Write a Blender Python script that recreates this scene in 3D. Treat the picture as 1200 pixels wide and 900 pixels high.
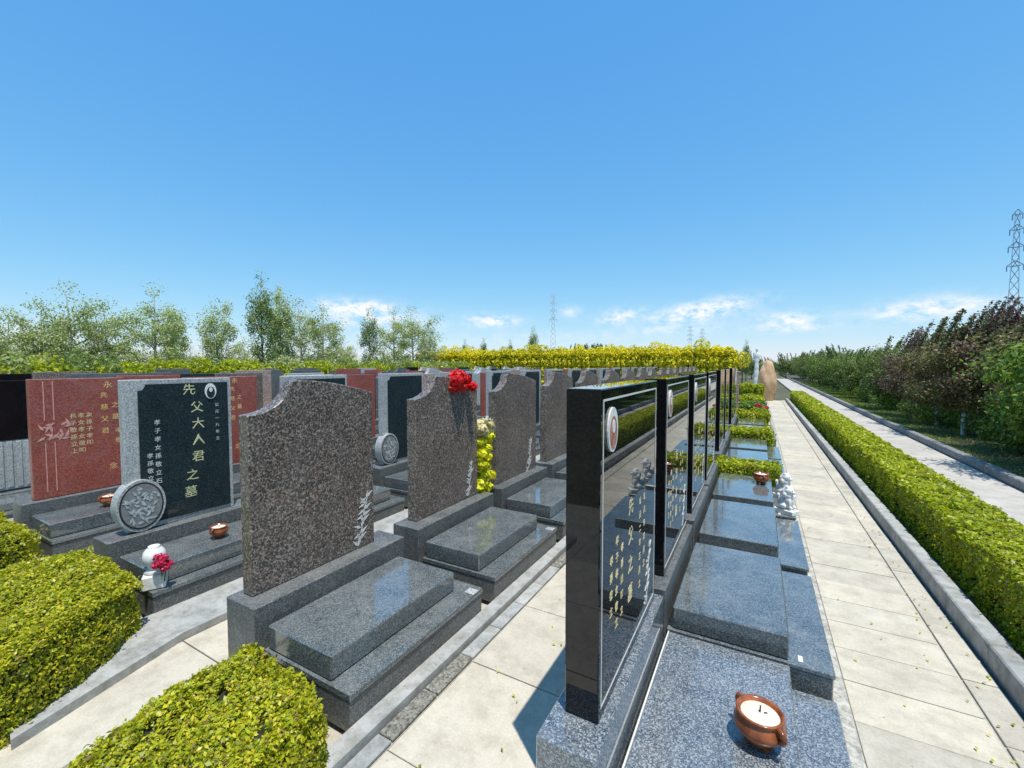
import bpy, bmesh, math, random
import numpy as np
from mathutils import Vector, Matrix, noise as mnoise
random.seed(7); RNG = np.random.default_rng(7)
for o in list(bpy.data.objects): bpy.data.objects.remove(o)
SC = bpy.context.scene; COL = SC.collection
H = 1.6
# ------------------------------------------------------------------ camera
PITCH = math.atan(23/510); YAW = math.radians(29.43)
cam = bpy.data.objects.new('camera', bpy.data.cameras.new('camera')); COL.objects.link(cam)
cam.location = (0, 0, H); cam.rotation_euler = (math.pi/2-PITCH, 0, YAW)
cam.data.sensor_width = 36; cam.data.lens = 36*510/1200
cam.data.clip_start = .05; cam.data.clip_end = 6000
SC.camera = cam
# ------------------------------------------------------------------ view
SC.view_settings.view_transform = 'Standard'; SC.view_settings.look = 'None'
SC.view_settings.gamma = 1; SC.view_settings.exposure = 0.68
# ------------------------------------------------------------------ sun and sky
SUN = Vector((.36, -.27, 1.5)).normalized()
sl = bpy.data.lights.new('sun', 'SUN'); sl.energy = 3.1; sl.angle = math.radians(.5); sl.color = (1, .955, .88)
so = bpy.data.objects.new('sun', sl); COL.objects.link(so)
so.rotation_euler = SUN.to_track_quat('Z', 'Y').to_euler(); so.location = (0, 0, 30)
W = bpy.data.worlds.new('World'); SC.world = W; W.use_nodes = True
nt = W.node_tree; nt.nodes.clear()
def N(t, **k):
    n = nt.nodes.new(t)
    for a, b in k.items(): setattr(n, a, b)
    return n
sky = N('ShaderNodeTexSky', sky_type='NISHITA'); sky.sun_disc = False
sky.sun_elevation = math.asin(SUN.z); sky.sun_rotation = math.atan2(SUN.x, SUN.y)
sky.air_density = 1.0; sky.dust_density = .1; sky.ozone_density = 3.0; sky.altitude = 0
# grade of the physical sky towards the clear azure of the photograph
sepc = N('ShaderNodeSeparateColor'); hsv = N('ShaderNodeCombineColor'); nt.links.new(sky.outputs[0], sepc.inputs[0])
for ch, (g_, k_) in enumerate(((1.0, .46), (.58, 1.15), (.26, 2.5))):
    pw = N('ShaderNodeMath', operation='POWER'); pw.inputs[1].default_value = g_; nt.links.new(sepc.outputs[ch], pw.inputs[0])
    ml = N('ShaderNodeMath', operation='MULTIPLY'); ml.inputs[1].default_value = k_; nt.links.new(pw.outputs[0], ml.inputs[0]); nt.links.new(ml.outputs[0], hsv.inputs[ch])
tc = N('ShaderNodeTexCoord')
F = Vector((-math.sin(YAW)*math.cos(PITCH), math.cos(YAW)*math.cos(PITCH), -math.sin(PITCH)))
R = Vector((math.cos(YAW), math.sin(YAW), 0)); U = R.cross(F)
def sky_dir(x, y): return (F*510 + R*(x-600) - U*(y-450)).normalized()
nz = N('ShaderNodeTexNoise'); nz.inputs['Scale'].default_value = 34; nz.inputs['Detail'].default_value = 6; nz.inputs['Roughness'].default_value = .62
mp = N('ShaderNodeMapping'); mp.inputs['Scale'].default_value = (1, 1, 1.9)
nt.links.new(tc.outputs['Generated'], mp.inputs['Vector']); nt.links.new(mp.outputs[0], nz.inputs['Vector'])
def M(op, a, b=None, c=None):
    n = N('ShaderNodeMath', operation=op)
    for i, v in enumerate((a, b, c)):
        if v is None: continue
        if isinstance(v, (int, float)): n.inputs[i].default_value = v
        else: nt.links.new(v, n.inputs[i])
    return n.outputs[0]
def dot(v):
    n = N('ShaderNodeVectorMath', operation='DOT_PRODUCT'); nt.links.new(tc.outputs['Generated'], n.inputs[0]); n.inputs[1].default_value = v
    return n.outputs['Value']
total = None
# wisps of cloud low over the horizon: direction, half width, half height, tilt, strength
for (x, y, a, b, tilt, k) in [(418,362,34,8,0,.95),(445,378,60,14,0,.45),(578,376,24,6,0,.9),(725,371,20,7,-.15,.8),(820,365,44,9,-.14,1.0),
        (925,374,30,7,0,.7),(1085,362,44,9,-.05,.9),(790,386,50,6,0,.25),(640,396,90,6,0,.2),(20,392,60,9,0,.3),(668,366,12,6,0,.35),(1260,378,50,9,0,.5),(-120,380,90,12,0,.4),(930,384,40,5,0,.35)]:
    d = sky_dir(x, y); r = Vector((d.y, -d.x, 0)).normalized(); u = r.cross(d)
    r2 = r*math.cos(tilt) - u*math.sin(tilt); u2 = u*math.cos(tilt) + r*math.sin(tilt)
    dd = math.hypot(1, math.hypot(x-600, y-450)/510)
    p = M('MULTIPLY', dot(r2), 510*.92/a*dd**1.0); q = M('MULTIPLY', dot(u2), 510*.9/b*dd**.6)
    rr = M('ADD', M('MULTIPLY', p, p), M('MULTIPLY', q, q))
    front = M('GREATER_THAN', dot(d), .3)
    g = M('MULTIPLY', M('EXPONENT', M('MULTIPLY', rr, -1.0)), front)
    t = M('MULTIPLY', g, k); total = t if total is None else M('ADD', total, t)
mask = M('MULTIPLY', total, M('MULTIPLY_ADD', nz.outputs['Fac'], 6.5, -2.35))
clampn = N('ShaderNodeClamp'); nt.links.new(mask, clampn.inputs[0]); 
mix = N('ShaderNodeMix', data_type='RGBA'); mix.inputs['B'].default_value = (4.1, 4.2, 4.3, 1)
nt.links.new(M('MULTIPLY', clampn.outputs[0], .95), mix.inputs['Factor']); nt.links.new(hsv.outputs[0], mix.inputs['A'])
bg = N('ShaderNodeBackground'); bg.inputs['Strength'].default_value = .15
out = N('ShaderNodeOutputWorld'); nt.links.new(mix.outputs['Result'], bg.inputs[0]); nt.links.new(bg.outputs[0], out.inputs[0])

# ------------------------------------------------------------------ materials
def new_mat(name):
    m = bpy.data.materials.new(name); m.use_nodes = True; t = m.node_tree; t.nodes.clear()
    o = t.nodes.new('ShaderNodeOutputMaterial'); b = t.nodes.new('ShaderNodeBsdfPrincipled'); t.links.new(b.outputs[0], o.inputs[0])
    return m, t, b, o
def pos(t, world=True):
    if world: return t.nodes.new('ShaderNodeNewGeometry').outputs['Position']
    return t.nodes.new('ShaderNodeTexCoord').outputs['Object']
def ramp(t, src, stops, interp='LINEAR'):
    r = t.nodes.new('ShaderNodeValToRGB'); r.color_ramp.interpolation = interp; e = r.color_ramp.elements
    while len(e) > 1: e.remove(e[-1])
    e[0].position = stops[0][0]; e[0].color = (*stops[0][1], 1)
    for p, c in stops[1:]:
        q = e.new(p); q.color = (*c, 1)
    t.links.new(src, r.inputs[0]); return r.outputs[0]
def tnoise(t, vec, scale, detail=4, rough=.6):
    n = t.nodes.new('ShaderNodeTexNoise'); n.inputs['Scale'].default_value = scale; n.inputs['Detail'].default_value = detail; n.inputs['Roughness'].default_value = rough
    t.links.new(vec, n.inputs['Vector']); return n.outputs['Fac']
def tmix(t, mode, fac, a, b):
    n = t.nodes.new('ShaderNodeMix'); n.data_type = 'RGBA'; n.blend_type = mode
    for k, v in (('Factor', fac), ('A', a), ('B', b)):
        if isinstance(v, (int, float)): n.inputs[k].default_value = v
        elif isinstance(v, tuple): n.inputs[k].default_value = (*v, 1)
        else: t.links.new(v, n.inputs[k])
    return n.outputs['Result']
def bump(t, b, h, strength, dist):
    n = t.nodes.new('ShaderNodeBump'); n.inputs['Strength'].default_value = strength; n.inputs['Distance'].default_value = dist
    t.links.new(h, n.inputs['Height']); t.links.new(n.outputs[0], b.inputs['Normal'])
def granite(name, cols, scale=130, rough=.2, spread=.5, coat=0, var=.25, dust=.28):
    m, t, b, o = new_mat(name); p = pos(t)
    v = t.nodes.new('ShaderNodeTexVoronoi'); v.inputs['Scale'].default_value = scale; t.links.new(p, v.inputs['Vector'])
    sep = t.nodes.new('ShaderNodeSeparateColor'); t.links.new(v.outputs['Color'], sep.inputs[0])
    n = len(cols); c = ramp(t, sep.outputs[0], [(i/n, cols[i]) for i in range(n)], 'CONSTANT')
    fine = tnoise(t, p, scale*1.7, 3, .7); c = tmix(t, 'MULTIPLY', .6, c, ramp(t, fine, [(.3, (.45,)*3), (.7, (1.3,)*3)]))
    big = tnoise(t, p, 2.3, 3); c = tmix(t, 'MULTIPLY', var, c, ramp(t, big, [(.35, (.6,)*3), (.65, (1.25,)*3)]))
    # thin dust film and dried water marks, heavier on upward faces
    ge = t.nodes.new('ShaderNodeNewGeometry'); sx = t.nodes.new('ShaderNodeSeparateXYZ'); t.links.new(ge.outputs['Normal'], sx.inputs[0])
    dn = ramp(t, tnoise(t, p, 6, 7, .75), [(.42, (0,)*3), (.7, (1,)*3)])
    up = ramp(t, sx.outputs[2], [(.0, (.35,)*3), (.9, (1,)*3)])
    f = tmix(t, 'MULTIPLY', 1.0, dn, up); f = tmix(t, 'MULTIPLY', 1.0, f, (dust,)*3)
    c = tmix(t, 'MIX', f, c, (.42, .41, .38))
    t.links.new(c, b.inputs['Base Color'])
    rn = tnoise(t, p, 9, 4); mr = t.nodes.new('ShaderNodeMapRange'); mr.inputs['To Min'].default_value = rough*.7; mr.inputs['To Max'].default_value = rough*1.5
    t.links.new(rn, mr.inputs[0]); t.links.new(mr.outputs[0], b.inputs['Roughness'])
    return m
MAT = {}
MAT['grey'] = granite('grey_granite_polished', [(.055,.067,.068),(.10,.12,.122),(.15,.17,.172),(.21,.235,.235),(.075,.088,.09)], 210, .14)
MAT['greyside'] = granite('grey_granite_honed', [(.055,.062,.062),(.095,.103,.1),(.135,.143,.138),(.2,.206,.198),(.065,.07,.07)], 210, .4)
MAT['blue'] = granite('blue_grey_granite', [(.06,.072,.085),(.13,.15,.17),(.21,.24,.265),(.34,.37,.39),(.09,.105,.12)], 210, .25)
MAT['brown'] = granite('brown_speckled_granite', [(.04,.036,.033),(.165,.125,.10),(.25,.185,.145),(.36,.29,.24),(.125,.095,.075),(.065,.062,.056)], 125, .3, var=.4)
MAT['red'] = granite('red_granite', [(.24,.05,.035),(.33,.08,.055),(.28,.06,.045),(.4,.13,.09)], 160, .3, var=.35)
MAT['pink'] = granite('pink_granite', [(.3,.2,.16),(.42,.29,.23),(.5,.36,.29),(.25,.16,.13)], 60, .5)
MAT['pale'] = granite('pale_grey_granite', [(.34,.35,.34),(.45,.46,.45),(.56,.57,.55),(.28,.29,.28)], 150, .45)
MAT['darkgreen'] = granite('dark_green_granite', [(.012,.022,.026),(.02,.036,.04),(.035,.055,.06),(.016,.028,.032)], 170, .12, dust=.06)
MAT['black'] = granite('black_polished_granite', [(.004,.004,.005),(.006,.006,.007),(.009,.009,.01)], 160, .02, dust=.03)
for k in ('black',): 
    bb = MAT[k].node_tree.nodes['Principled BSDF']; bb.inputs['IOR'].default_value = 1.5
for k in ('grey', 'blue'):
    q_ = MAT[k].node_tree.nodes['Principled BSDF']; q_.inputs['Coat Weight'].default_value = .85; q_.inputs['Coat Roughness'].default_value = .04; q_.inputs['Coat IOR'].default_value = 1.6
    MAT[k].node_tree.nodes['Principled BSDF'].inputs['IOR'].default_value = 1.55
def concrete(name, a, b_, scale=3, rough=.85, stain=.35, bmp=.35, stain_col=(.45,.42,.36)):
    m, t, b, o = new_mat(name); p = pos(t)
    big = tnoise(t, p, scale, 6, .65); fine = tnoise(t, p, 90, 4, .7)
    c = tmix(t, 'MIX', ramp(t, big, [(.3, (0,)*3), (.7, (1,)*3)]), a, b_)
    c = tmix(t, 'MULTIPLY', .5, c, ramp(t, fine, [(.25, (.7,)*3), (.75, (1.15,)*3)]))
    st = tnoise(t, p, scale*2.7, 8, .75); c = tmix(t, 'MULTIPLY', stain, c, ramp(t, st, [(.38, stain_col), (.56, (1,)*3)]))
    oi = t.nodes.new('ShaderNodeObjectInfo'); c = tmix(t, 'MULTIPLY', 1.0, c, ramp(t, oi.outputs['Random'], [(0, (.86, .86, .87)), (1, (1.06, 1.05, 1.02))]))
    sp = tnoise(t, p, 38, 2, .5); c = tmix(t, 'MULTIPLY', .6, c, ramp(t, sp, [(.24, (.45, .4, .33)), (.30, (1,)*3)]))
    t.links.new(c, b.inputs['Base Color']); b.inputs['Roughness'].default_value = rough
    bump(t, b, fine, bmp, .004); return m
MAT['paving'] = concrete('cream_paving', (.53,.48,.385), (.65,.595,.48), 2.5)
MAT['paving2'] = concrete('pale_paving', (.49,.45,.37), (.6,.55,.45), 2.5)
MAT['joint'] = concrete('joint_mortar', (.44,.41,.34), (.54,.51,.43), 6)
MAT['kerb'] = concrete('kerb_concrete', (.36,.37,.36), (.5,.5,.47), 4, stain=.6)
MAT['kerbdark'] = concrete('kerb_grey_stone', (.22,.23,.24), (.33,.33,.33), 5, stain=.6)
MAT['edge'] = concrete('edging_mortar', (.42,.41,.37), (.6,.58,.52), 9, stain=.9, bmp=.8)
MAT['drain'] = concrete('pebbled_drain_cover', (.22,.21,.17), (.42,.4,.34), 26, stain=1.0, bmp=1.0, stain_col=(.2,.19,.16))
MAT['road'] = concrete('pale_road', (.54,.5,.43), (.66,.61,.53), 1.3, stain=.4)
MAT['soil'] = concrete('dry_soil', (.07,.065,.035), (.13,.12,.06), 5, stain=.7)
MAT['ground'] = concrete('open_ground', (.075,.09,.035), (.15,.13,.07), .35, stain=.6)
MAT['boulder'] = concrete('sandstone_boulder', (.62,.36,.2), (.72,.5,.31), 1.4, stain=.5, bmp=1, stain_col=(.75,.5,.35))
def plain(name, c, rough=.6, metal=0, var=.2, scale=20):
    m, t, b, o = new_mat(name); p = pos(t)
    f = tnoise(t, p, scale, 4); k = ramp(t, f, [(.3, tuple(x*(1-var) for x in c)), (.7, tuple(min(1, x*(1+var)) for x in c))])
    t.links.new(k, b.inputs['Base Color']); b.inputs['Roughness'].default_value = rough; b.inputs['Metallic'].default_value = metal
    return m
MAT['white'] = plain('white_stone', (.72,.71,.67), .55, var=.14, scale=35)
MAT['inlay'] = plain('white_inlay', (.62,.62,.58), .5, var=.1)
MAT['carved'] = plain('carved_pale_stone', (.4,.43,.42), .6, var=.4, scale=60)
MAT['gold'] = plain('gold_lettering', (.78,.52,.2), .45)
MAT['palegold'] = plain('pale_gold_lettering', (.68,.58,.3), .45)
MAT['greengold'] = plain('olive_gold_lettering', (.6,.6,.32), .5)
MAT['pinkline'] = plain('pink_line', (.62,.3,.25), .5)
MAT['portrait'] = plain('portrait_enamel', (.42,.16,.13), .25, var=.5, scale=30)
MAT['ceramic'] = plain('brown_glazed_ceramic', (.26,.075,.025), .2, var=.45, scale=25)
MAT['ash'] = plain('incense_ash', (.72,.62,.5), .9, var=.15, scale=80)
MAT['dark'] = plain('dark_opening', (.02,.018,.016), .8)
MAT['steel'] = plain('galvanised_steel', (.3,.36,.44), .6)
MAT['hazesteel'] = plain('haze_paled_steel', (.62,.68,.74), .7)  # far pylons: distance haze is put into the colour as a paler steel
MAT['bark'] = plain('bark', (.13,.1,.075), .9, var=.4)
MAT['palebark'] = plain('pale_bark', (.28,.25,.2), .9, var=.3)
MAT['limewash'] = plain('limewashed_bark', (.72,.72,.68), .85, var=.15)
MAT['stem'] = plain('green_stem', (.06,.12,.03), .7)
def leafmat(name, cols, rough=.5, trans=.3, patch=1.2, pvar=.5, pcol=(.55,.6,.35)):
    m, t, b, o = new_mat(name)
    g = t.nodes.new('ShaderNodeNewGeometry'); n = len(cols)
    c = ramp(t, g.outputs['Random Per Island'], [(i/max(1, n-1), cols[i]) for i in range(n)])
    big = tnoise(t, g.outputs['Position'], patch, 3); c = tmix(t, 'MULTIPLY', pvar, c, ramp(t, big, [(.4, pcol), (.6, (1.1, 1.1, 1.1))]))
    t.links.new(c, b.inputs['Base Color']); b.inputs['Roughness'].default_value = rough
    tr = t.nodes.new('ShaderNodeBsdfTranslucent'); t.links.new(c, tr.inputs[0]); mx = t.nodes.new('ShaderNodeMixShader'); mx.inputs[0].default_value = trans
    t.links.new(b.outputs[0], mx.inputs[1]); t.links.new(tr.outputs[0], mx.inputs[2]); t.links.new(mx.outputs[0], o.inputs[0])
    return m
MAT['privet'] = leafmat('golden_privet_leaves', [(.16,.24,.012),(.38,.42,.012),(.68,.64,.02),(.8,.68,.06),(.56,.57,.015),(.48,.51,.02),(.34,.42,.02),(.34,.22,.07)], .4, .42, 5, .35)
MAT['privetgreen'] = leafmat('green_privet_leaves', [(.16,.26,.01),(.37,.44,.01),(.66,.66,.015),(.54,.58,.012),(.38,.48,.015),(.3,.22,.06)], .42, .42, 3, .35)
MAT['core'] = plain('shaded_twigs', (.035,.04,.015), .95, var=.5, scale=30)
MAT['leafdark'] = leafmat('dark_green_leaves', [(.05,.09,.02),(.12,.19,.035),(.24,.31,.07),(.34,.38,.13)], .5, .4, .7, .25)
MAT['leafbrown'] = leafmat('bronze_leaves', [(.10,.10,.035),(.2,.17,.06),(.29,.22,.1),(.2,.25,.06)], .5, .4, .7, .25)
MAT['leafpurple'] = leafmat('purple_leaves', [(.14,.085,.07),(.22,.12,.11),(.27,.17,.15),(.2,.22,.07)], .5, .4, .7, .25)
MAT['leafgreen'] = leafmat('fresh_green_leaves', [(.06,.13,.015),(.12,.22,.025),(.3,.42,.05),(.16,.26,.04)], .5, .4, .7, .25)
MAT['leafpale'] = leafmat('pale_olive_leaves', [(.28,.36,.09),(.46,.54,.16),(.58,.60,.3),(.36,.46,.13)], .6, .35, .4)
MAT['leafmid'] = leafmat('mid_green_leaves', [(.12,.2,.05),(.24,.33,.08),(.38,.44,.13),(.18,.27,.06)], .55, .35, .7, .3)
MAT['leafyellow'] = leafmat('yellow_blossom', [(.7,.62,.01),(.85,.72,.01),(.88,.78,.03),(.55,.55,.03)], .6, .3, .6)
MAT['grass'] = leafmat('verge_grass', [(.14,.22,.03),(.26,.34,.05),(.38,.40,.12),(.2,.28,.04)], .7, .4, 1.5, .3)
MAT['redpetal'] = leafmat('red_petals', [(.75,.01,.01),(.85,.02,.015),(.65,.008,.01)], .5, .2, 30, .2)
MAT['pinkpetal'] = leafmat('crimson_petals', [(.6,.01,.06),(.75,.03,.12),(.7,.1,.2)], .5, .2, 30, .2)
MAT['yellowpetal'] = leafmat('bright_yellow_petals', [(.85,.82,.01),(.9,.86,.03),(.8,.76,.01)], .5, .2, 30, .2)
MAT['creampetal'] = leafmat('cream_petals', [(.75,.65,.3),(.8,.72,.45)], .5, .2, 30, .2)

# ------------------------------------------------------------------ mesh helpers
MC = {}
def bm_mesh(name, bm, smooth=False):
    me = bpy.data.meshes.new(name); bm.normal_update(); bm.to_mesh(me); bm.free()
    if smooth: me.polygons.foreach_set('use_smooth', [True]*len(me.polygons))
    return me
def add_box(bm, x0, x1, y0, y1, z0, z1, bev=0):
    r = bmesh.ops.create_cube(bm, size=1); vs = r['verts']
    for v in vs: v.co = Vector(((x0+x1)/2+v.co.x*(x1-x0), (y0+y1)/2+v.co.y*(y1-y0), (z0+z1)/2+v.co.z*(z1-z0)))
    if bev:
        es = list({e for v in vs for e in v.link_edges})
        bmesh.ops.bevel(bm, geom=es, offset=bev, segments=1, profile=.5, affect='EDGES')
def box(name, dims, mat, parent=None, bev=.004, loc=None, cache=True):
    key = ('box', tuple(round(d, 4) for d in dims), mat, bev)
    if key not in MC:
        bm = bmesh.new(); add_box(bm, *dims, bev); me = bm_mesh(name, bm); me.materials.append(MAT[mat]); MC[key] = me
    return link(name, MC[key], parent, loc)
def link(name, data, parent=None, loc=None):
    o = bpy.data.objects.new(name, data); COL.objects.link(o)
    if parent is not None: o.parent = parent
    if loc is not None: o.location = loc
    return o
def add_prism(bm, pts, x0, x1, axis='x'):
    # polygon in (y, z) extruded from x0 to x1; axis 'z': polygon in (x, y) extruded in z
    def P(a, b, h): return (h, a, b) if axis == 'x' else (a, b, h)
    lo = [bm.verts.new(P(a, b, x0)) for a, b in pts]; hi = [bm.verts.new(P(a, b, x1)) for a, b in pts]
    n = len(pts); bm.faces.new(lo); bm.faces.new(hi)
    for i in range(n): bm.faces.new((lo[i], lo[(i+1) % n], hi[(i+1) % n], hi[i]))
    bmesh.ops.recalc_face_normals(bm, faces=bm.faces)
def prism_mesh(name, pts, x0, x1, mat, axis='x', bev=0):
    bm = bmesh.new(); add_prism(bm, pts, x0, x1, axis)
    if bev: bmesh.ops.bevel(bm, geom=[e for e in bm.edges if e.calc_face_angle(0) > .6], offset=bev, segments=1, affect='EDGES')
    me = bm_mesh(name, bm); me.materials.append(MAT[mat]); return me
def add_tube(bm, pts, rad, n=6):
    pts = [Vector(p) for p in pts]; rings = []
    for i, p in enumerate(pts):
        d = (pts[min(i+1, len(pts)-1)]-pts[max(i-1, 0)]).normalized(); a = d.orthogonal().normalized(); b = d.cross(a)
        if rings:
            a = (pa - d*pa.dot(d)).normalized(); b = d.cross(a)
        pa = a
        rings.append([bm.verts.new(p+(a*math.cos(2*math.pi*k/n)+b*math.sin(2*math.pi*k/n))*rad[i]) for k in range(n)])
    for r0, r1 in zip(rings, rings[1:]):
        for k in range(n): bm.faces.new((r0[k], r0[(k+1) % n], r1[(k+1) % n], r1[k]))
    bm.faces.new(rings[0][::-1]); bm.faces.new(rings[-1])
def add_lathe(bm, prof, n=28, loc=(0, 0, 0)):
    rings = [[bm.verts.new((loc[0]+r*math.cos(2*math.pi*k/n), loc[1]+r*math.sin(2*math.pi*k/n), loc[2]+z)) for k in range(n)] for r, z in prof]
    for r0, r1 in zip(rings, rings[1:]):
        for k in range(n): bm.faces.new((r0[k], r0[(k+1) % n], r1[(k+1) % n], r1[k]))
    bm.faces.new(rings[0][::-1]); bm.faces.new(rings[-1])
def thing(name, label, cat, loc=(0, 0, 0), rz=0, group=None):
    o = bpy.data.objects.new(name, None); COL.objects.link(o); o.location = loc; o.rotation_euler = (0, 0, rz); o.empty_display_size = .2
    o['label'] = label; o['category'] = cat
    if group: o['group'] = group
    return o
def tag(o, label, cat, group=None):
    o['label'] = label; o['category'] = cat
    if group: o['group'] = group
    return o
def struct(o, kind='structure'): o['kind'] = kind; return o
# leaves: one small rhombus each
def leaves_data(c, nrm, size, asp=.55, jit=.8):
    n = len(c); nrm = nrm + RNG.normal(0, jit, (n, 3)); nrm /= np.linalg.norm(nrm, axis=1)[:, None]+1e-9
    t = RNG.normal(0, 1, (n, 3)); u = np.cross(nrm, t); u /= np.linalg.norm(u, axis=1)[:, None]+1e-9; v = np.cross(nrm, u)
    s = (np.asarray(size)*RNG.uniform(.65, 1.25, n))[:, None] if np.ndim(size) else (size*RNG.uniform(.65, 1.25, n))[:, None]
    bend = nrm*s*.12
    q = np.stack([c-u*s*.5, c+v*s*.5*asp+bend, c+u*s*.5, c-v*s*.5*asp+bend], 1)
    return q.reshape(-1, 3)
def quads_mesh(name, V, mats, core=None, faces_extra=None):
    nq = len(V)//4
    me = bpy.data.meshes.new(name)
    cv = np.zeros((0, 3)); cf = []
    if core is not None: cv, cf = core
    allv = np.concatenate([V, cv]) if len(cv) else V
    nl = nq*4+sum(len(f) for f in cf)
    me.vertices.add(len(allv)); me.vertices.foreach_set('co', allv.astype(np.float32).ravel())
    me.loops.add(nl); li = np.arange(nq*4, dtype=np.int32)
    if cf: li = np.concatenate([li, np.array([i+nq*4 for f in cf for i in f], dtype=np.int32)])
    me.loops.foreach_set('vertex_index', li)
    tot = [4]*nq+[len(f) for f in cf]; st = np.concatenate([[0], np.cumsum(tot)[:-1]]).astype(np.int32)
    me.polygons.add(len(tot)); me.polygons.foreach_set('loop_start', st)
    mi = np.array([0]*nq+[1]*len(cf), dtype=np.int32)
    for m in mats: me.materials.append(MAT[m])
    me.polygons.foreach_set('material_index', mi); me.update(calc_edges=True); me.validate(); return me
def wob(p, a, f, seed=0):
    return a*(np.sin(p[:, 0]*f+seed)+np.sin(p[:, 1]*f*1.27+seed*2.1)+np.sin(p[:, 2]*f*1.13+seed*.7)+np.sin((p[:, 0]+p[:, 1])*f*2.3+seed))/2.2
def hedge_mesh(name, corners, z0, z1, dens, leaf, mat, seed=0, depth=.05, lump=.02, grad=None, round_=.05):
    """clipped hedge over a convex footprint (counter-clockwise), leaves spread through its outer shell over dark twigs"""
    C = np.array(corners, float); n = len(C); cen = C.mean(0); P = []; Nn = []; S = []
    def dens_at(y): return 1.0
    for i in range(n):
        a, b = C[i], C[(i+1) % n]; L = np.linalg.norm(b-a); k = int(L*(z1-z0)*dens)
        nr = np.array([(b-a)[1], -(b-a)[0]])/L
        if np.dot(nr, (a+b)/2-cen) < 0: nr = -nr
        u = RNG.random(k); z = z0+RNG.random(k)*(z1-z0)
        p = a+(b-a)*u[:, None]; P.append(np.column_stack([p, z])); Nn.append(np.tile([nr[0], nr[1], .35], (k, 1)))
    mn, mx = C.min(0), C.max(0); k = int((mx-mn).prod()*dens*1.15)
    p = mn+(mx-mn)*RNG.random((k, 2)); inside = np.ones(k, bool)
    sg = np.sign((C[1]-C[0])[0]*(cen-C[0])[1]-(C[1]-C[0])[1]*(cen-C[0])[0])
    for i in range(n):
        a, b = C[i], C[(i+1) % n]; e = b-a; inside &= (sg*(e[0]*(p[:, 1]-a[1])-e[1]*(p[:, 0]-a[0])) > 0)
    p = p[inside]; P.append(np.column_stack([p, np.full(len(p), z1)])); Nn.append(np.tile([0, 0, 1.2], (len(p), 1)))
    P = np.concatenate(P); Nn = np.concatenate(Nn)
    if grad:
        keep = RNG.random(len(P)) < np.clip((grad/np.maximum(P[:, 1], .1))**1.5, .05, 1); P, Nn = P[keep], Nn[keep]
        S = leaf*np.clip((P[:, 1]/grad)**.75, 1, 6)
    else: S = np.full(len(P), leaf)
    # rounded shoulders: pull points near both top and side inward
    dist = np.full(len(P), 9.)
    for i in range(n):
        a, b = C[i], C[(i+1) % n]; e = (b-a)/np.linalg.norm(b-a); dist = np.minimum(dist, np.abs(e[0]*(P[:, 1]-a[1])-e[1]*(P[:, 0]-a[0])))
    top = z1-P[:, 2]; rd = round_; q = np.clip(1-dist/rd, 0, 1)*np.clip(1-top/rd, 0, 1)
    P = P-Nn/np.linalg.norm(Nn, axis=1)[:, None]*(q*rd*.45)[:, None]
    w = wob(P, lump, 9, seed)+wob(P, lump*.5, 27, seed+2)-np.abs(RNG.normal(0, depth*.6, len(P)))
    P = P+Nn/np.linalg.norm(Nn, axis=1)[:, None]*w[:, None]; P[:, 2] = np.maximum(P[:, 2], z0+.004)
    keep = (wob(P, 1, 21, seed+5)+wob(P, .6, 47, seed)) > -1.5; P, Nn, S = P[keep], Nn[keep], S[keep]
    out_ = RNG.random(len(P)) < .02; P = P+(Nn/np.linalg.norm(Nn, axis=1)[:, None])*(out_*RNG.uniform(.2, .9, len(P))*depth)[:, None]
    S = S*RNG.uniform(.7, 1.25, len(P)); V = leaves_data(P, Nn, S, .55, .62)
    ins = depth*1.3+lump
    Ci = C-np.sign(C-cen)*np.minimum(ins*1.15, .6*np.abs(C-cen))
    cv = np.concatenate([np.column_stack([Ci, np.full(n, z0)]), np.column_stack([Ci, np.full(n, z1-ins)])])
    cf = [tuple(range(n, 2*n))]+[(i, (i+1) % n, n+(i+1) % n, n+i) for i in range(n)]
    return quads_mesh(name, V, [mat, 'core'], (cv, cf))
def ball_cloud(n, cx, cy, cz, rx, ry, rz, fill=.5):
    d = RNG.normal(0, 1, (n, 3)); d /= np.linalg.norm(d, axis=1)[:, None]; r = RNG.uniform(fill, 1, n)**.6
    return np.array([cx, cy, cz])+d*r[:, None]*np.array([rx, ry, rz]), d

# ------------------------------------------------------------------ lettering
ORD = ['first','second','third','fourth','fifth','sixth','seventh','eighth','ninth','tenth','eleventh','twelfth','thirteenth','fourteenth','fifteenth','sixteenth','seventeenth']
def glyphs(name, items, mat, parent, x, extr=.0015):
    """items: (characters, y, z, size) each upright on a face that looks along +x"""
    if items[0][3] >= .06 and len(items) > 1:
        for it in items: glyphs('character', [it], mat, parent, x)
        return
    bm = bmesh.new()
    for ch, y, z, s in items:
        key = ('glyph', ch)
        if key not in MC:
            cu = bpy.data.curves.new('t', 'FONT'); cu.body = ch; cu.size = 1; cu.align_x = 'CENTER'; cu.align_y = 'CENTER'; cu.resolution_u = 1; cu.extrude = .02
            to = bpy.data.objects.new('t', cu); COL.objects.link(to); bpy.context.view_layer.update()
            dg = bpy.context.evaluated_depsgraph_get(); me = bpy.data.meshes.new_from_object(to.evaluated_get(dg)); bpy.data.objects.remove(to)
            MC[key] = (np.array([v.co[:] for v in me.vertices]).reshape(-1, 3), [tuple(p.vertices) for p in me.polygons]); bpy.data.meshes.remove(me)
        co, fs = MC[key]
        vs = [bm.verts.new((x+c[2]*.05, y+c[0]*s, z+c[1]*s)) for c in co]
        for f in fs:
            try: bm.faces.new([vs[i] for i in f])
            except ValueError: pass
    me = bm_mesh(name, bm); me.materials.append(MAT[mat]); o = link(name, me, parent)
    if len(items) > 1: o['kind'] = 'stuff'
    return o
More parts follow.
